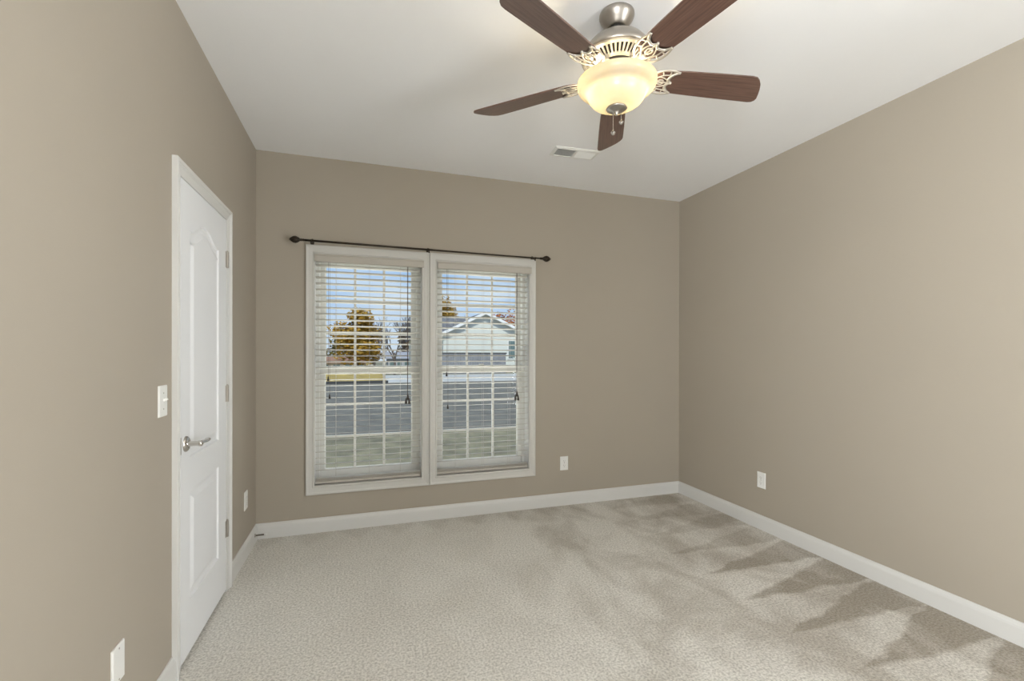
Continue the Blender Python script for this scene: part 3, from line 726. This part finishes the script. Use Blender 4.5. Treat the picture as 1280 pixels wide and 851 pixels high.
def siding_mat(col):
    m = mat('lap_siding', col, .6, var=.01)
    nt = m.node_tree; b = nt.nodes['Principled BSDF']; tc = N(nt, 'ShaderNodeTexCoord'); w = N(nt, 'ShaderNodeTexWave', bands_direction='Z', wave_profile='SAW'); w.inputs['Scale'].default_value = 1.2
    nt.links.new(tc.outputs['Object'], w.inputs['Vector']); bp = N(nt, 'ShaderNodeBump'); bp.inputs['Strength'].default_value = .6; bp.inputs['Distance'].default_value = .03
    nt.links.new(w.outputs['Fac'], bp.inputs['Height']); nt.links.new(bp.outputs[0], b.inputs['Normal']); return m
M_siding = siding_mat((.72, .74, .70)); M_shing = mat('grey_shingles', (.16, .16, .165), .9, var=.25, scale=3)
M_hwin = mat('grey_green_window', (.14, .20, .20), .2, var=.1)
hs = thing('house', 'white sided house with a grey roof and front gable seen through the right window', 'house', (10.9, 42, gz(42)))
def hl(bm, o=(10.9, 42)): bmesh.ops.translate(bm, verts=bm.verts, vec=(-o[0], -o[1], -gz(42))); return bm
G0, G1, GP, EZ, PZ = 6.9, 14.9, 10.85, 3.05, 4.98
bm = bmesh.new(); g = gz(42)
fr = [bm.verts.new(p) for p in ((G0, 42, g), (G1, 42, g), (G1, 42, EZ), (GP, 42, PZ), (G0, 42, EZ))]; bk = [bm.verts.new((v.co.x, 52, v.co.z)) for v in fr]
bm.faces.new(fr); bm.faces.new(bk)
for i in range(5): bm.faces.new((fr[i - 1], fr[i], bk[i], bk[i - 1]))
box(bm, 4.7, G0, 43.5, 52, g, 2.6)
obj('siding_wall', hl(bm), M_siding, hs)
bm = bmesh.new()
for s, e in ((-1, G0 - .45), (1, G1 + .45)):
    t = (e - GP) / ((G0 if s < 0 else G1) - GP); ze = PZ + (EZ - PZ) * t
    vs = [bm.verts.new(p) for p in ((GP, 41.6, PZ + .12), (e, 41.6, ze + .12), (e, 52.4, ze + .12), (GP, 52.4, PZ + .12), (GP, 41.6, PZ), (e, 41.6, ze), (e, 52.4, ze), (GP, 52.4, PZ))]
    for f in ((0, 1, 2, 3), (4, 7, 6, 5), (0, 4, 5, 1), (1, 5, 6, 2), (2, 6, 7, 3), (3, 7, 4, 0)): bm.faces.new([vs[i] for i in f])
vs = [bm.verts.new(p) for p in ((4.3, 43.0, 2.45), (GP, 43.0, 2.45), (GP, 47.7, 4.9), (4.3, 47.7, 4.9), (4.3, 52.4, 2.45), (GP, 52.4, 2.45))]
bm.faces.new((vs[0], vs[1], vs[2], vs[3])); bm.faces.new((vs[3], vs[2], vs[5], vs[4])); bm.faces.new((vs[0], vs[3], vs[4]))
obj('roof', hl(bm), M_shing, hs)
bm = bmesh.new()
for s, e in ((-1, G0 - .47), (1, G1 + .47)):
    t = (e - GP) / ((G0 if s < 0 else G1) - GP); ze = PZ + (EZ - PZ) * t
    vs = [bm.verts.new(p) for p in ((GP, 41.5, PZ + .16), (e, 41.5, ze + .16), (e, 41.5, ze - .12), (GP, 41.5, PZ - .12), (GP, 41.6, PZ + .16), (e, 41.6, ze + .16), (e, 41.6, ze - .12), (GP, 41.6, PZ - .12))]
    for f in ((0, 1, 2, 3), (4, 7, 6, 5), (0, 4, 5, 1), (1, 5, 6, 2), (2, 6, 7, 3), (3, 7, 4, 0)): bm.faces.new([vs[i] for i in f])
obj('rake_board', hl(bm), mat('white_fascia', (.85, .85, .85), .5), hs)
bm = bmesh.new(); box(bm, 13.1, 14.25, 41.93, 42, .6, 2.5); wf = obj('window', hl(bm), mat('white_window_trim', (.85, .85, .85), .5), hs)
bm = bmesh.new(); box(bm, 13.22, 14.13, 41.90, 41.94, .72, 1.52); box(bm, 13.22, 14.13, 41.90, 41.94, 1.58, 2.38); obj('pane', hl(bm), M_hwin, wf)

fe = thing('garden_fence', 'low grey fence running in front of the white house', 'fence', (8, 36.4, gz(36.4)))
bm = bmesh.new()
for k in range(46): box(bm, -3.2 + k * .14, -3.2 + k * .14 + .125, -.02, .02, 0, 1.62)
obj('boards', bm, mat('weathered_grey_wood', (.23, .235, .25), .9, var=.2, scale=4), fe)
bm = bmesh.new(); box(bm, -3.3, 3.3, -.05, .05, 1.62, 1.72); obj('cap_rail', bm, mat('dark_grey_wood', (.09, .09, .09), .9), fe)

def simple_house(label, cx, cy, w, d, h, roofh, wallc, roofc):
    t = thing('outbuilding', label, 'building', (cx, cy, gz(cy))); x0, x1, y0, y1 = -w / 2, w / 2, -d / 2, d / 2
    bm = bmesh.new(); box(bm, x0, x1, y0, y1, 0, h)
    obj('wall', bm, mat('painted_wall', wallc, .7), t)
    bm = bmesh.new(); e = .3; vs = [bm.verts.new(p) for p in ((x0 - e, y0 - e, h), (x1 + e, y0 - e, h), (x1 + e, 0, h + roofh), (x0 - e, 0, h + roofh), (x0 - e, y1 + e, h), (x1 + e, y1 + e, h))]
    for f in ((0, 1, 2, 3), (3, 2, 5, 4), (0, 3, 4), (1, 5, 2), (0, 4, 5, 1)): bm.faces.new([vs[i] for i in f])
    obj('roof', bm, mat('roofing', roofc, .8, var=.15), t)
    for k in range(4):
        bm = bmesh.new(); xx = x0 + w * (k + .5) / 4; box(bm, xx - w * .07, xx + w * .07, y0 - .03, y0 + .01, h * .35, h * .8)
        obj('window', bm, M_hwin, t)
simple_house('long low house with a brown roof beyond the lawn, behind the left blind', -2.9, 70, 6.2, 5, 1.25, .85, (.55, .50, .44), (.30, .17, .11))
simple_house('blue grey building between bare trees at the left window edge', 4.35, 58, 3.4, 5, 1.6, .8, (.42, .44, .48), (.34, .35, .38))

M_bark = mat('grey_brown_bark', (.12, .10, .085), .9, var=.2, scale=6)
def leaf_mat(name, c1, c2):
    m = bpy.data.materials.new(name); m.use_nodes = True; nt = m.node_tree; b = nt.nodes['Principled BSDF']; b.inputs['Roughness'].default_value = .8
    g = N(nt, 'ShaderNodeNewGeometry'); r = ramp(nt, [(0, c1), (1, c2)])
    nt.links.new(g.outputs['Random Per Island'], r.inputs[0]); nt.links.new(r.outputs[0], b.inputs['Base Color']); return m
M_gold = leaf_mat('golden_leaves', (.22, .15, .02), (.62, .36, .05)); M_olive = leaf_mat('olive_leaves', (.10, .11, .03), (.34, .26, .08))
M_red = leaf_mat('russet_leaves', (.30, .08, .03), (.58, .22, .07)); M_tan = leaf_mat('tan_leaves', (.17, .12, .07), (.42, .30, .19))
def branches(bm, p, d, ln, r, depth, tips):
    q = p + d * ln; q2 = p + d * ln * .5 + Vector((random.uniform(-1, 1), random.uniform(-1, 1), 0)) * ln * .05
    tube(bm, [p, q2, q], [r, r * .8, r * .62], 5, cap=False)
    if depth == 0: tips.append(q); return
    for k in range(3 if depth > 1 else 4):
        a = random.uniform(0, 2 * PI); sp = random.uniform(.3, .75)
        nd = (d + Vector((cos(a), sin(a), .25)) * sp).normalized(); branches(bm, p + d * ln * random.uniform(.6, 1), nd, ln * random.uniform(.62, .82), r * .55, depth - 1, tips)
def tree(name, label, x, y, h, w, leaf=None, n=1500, ls=.17, group=None, depth=4):
    t = thing(name, label, 'tree', (x, y, gz(y)), group)
    bm = bmesh.new(); tips = []
    branches(bm, Vector((0, 0, 0)), Vector((random.uniform(-.06, .06), 0, 1)).normalized(), h * .30, h * .020, depth, tips)
    obj('trunk', bm, M_bark, t)
    if leaf:
        bm = bmesh.new()
        cl = [(Vector((random.gauss(0, .36) * w / 2, random.gauss(0, .36) * w / 2, h * random.uniform(.22, .90))), random.uniform(.16, .30)) for _ in range(26)]
        for _ in range(n):
            c, s = random.choice(cl); v = Vector((random.gauss(0, 1), random.gauss(0, 1), random.gauss(0, 1))).normalized() * random.random() ** .4
            k = max(.25, sin(PI * min(1, max(0, (c.z / h - .08)))) )
            P = Vector((c.x * k, c.y * k, c.z)) + Vector((v.x * w, v.y * w, v.z * h * .7)) * s * .8
            if P.z < .25: continue
            M = Matrix.Rotation(random.uniform(0, PI), 4, 'Z') @ Matrix.Rotation(random.uniform(0, PI), 4, 'X')
            q = [bm.verts.new(P + (M @ Vector(e)) * ls) for e in ((-1, 0, 0), (0, -.6, 0), (1, 0, 0), (0, .6, 0))]; bm.faces.new(q)
        tag(obj('foliage', bm, leaf, t, recalc=False), kind=None)
    return t
tree('autumn_tree', 'big golden autumn tree beyond the lawn, in the middle of the left window', -.6, 55, 7.6, 7.4, M_gold, 7000, .20)
tree('autumn_tree', 'golden tree behind the grey roof at the left edge of the right window', 10.2, 62, 10.2, 5.6, M_gold, 3600, .2)
tree('autumn_tree', 'russet red tree to the right of the white gable', 18.9, 61, 8.8, 6.5, M_red, 2200, .2)
for x, y, h in ((2.2, 36, 5.6), (5.4, 68, 10.2), (1.2, 66, 9.4)):
    tree('bare_tree', 'bare leafless tree against the sky in the right part of the left window', x, y, h, 4, None, group='bare trees in the left window', depth=5)
for x, y, h in ((14.4, 69, 9.4), (16.6, 68, 9.2)):
    tree('bare_tree', 'bare leafless tree rising behind the roof of the white house', x, y, h, 4, None, group='bare trees behind the white house', depth=5)
for k, (x, y, h, w, lf) in enumerate(((-8.5, 78, 6.0, 5, M_tan), (-3.8, 84, 6.4, 5, M_olive), (1.5, 90, 7.2, 6, M_tan), (6.8, 80, 6.6, 5, M_tan), (11.5, 86, 7.0, 5, M_olive), (24, 80, 6.5, 6, M_tan), (31.0, 82, 7.0, 6, M_olive), (-14, 82, 6.2, 5, M_olive))):
    tree('woodland_tree', 'low brushy autumn tree in the woodland strip on the horizon', x, y, h, w, lf, 900, .30, 'trees of the far woodland strip', 3)
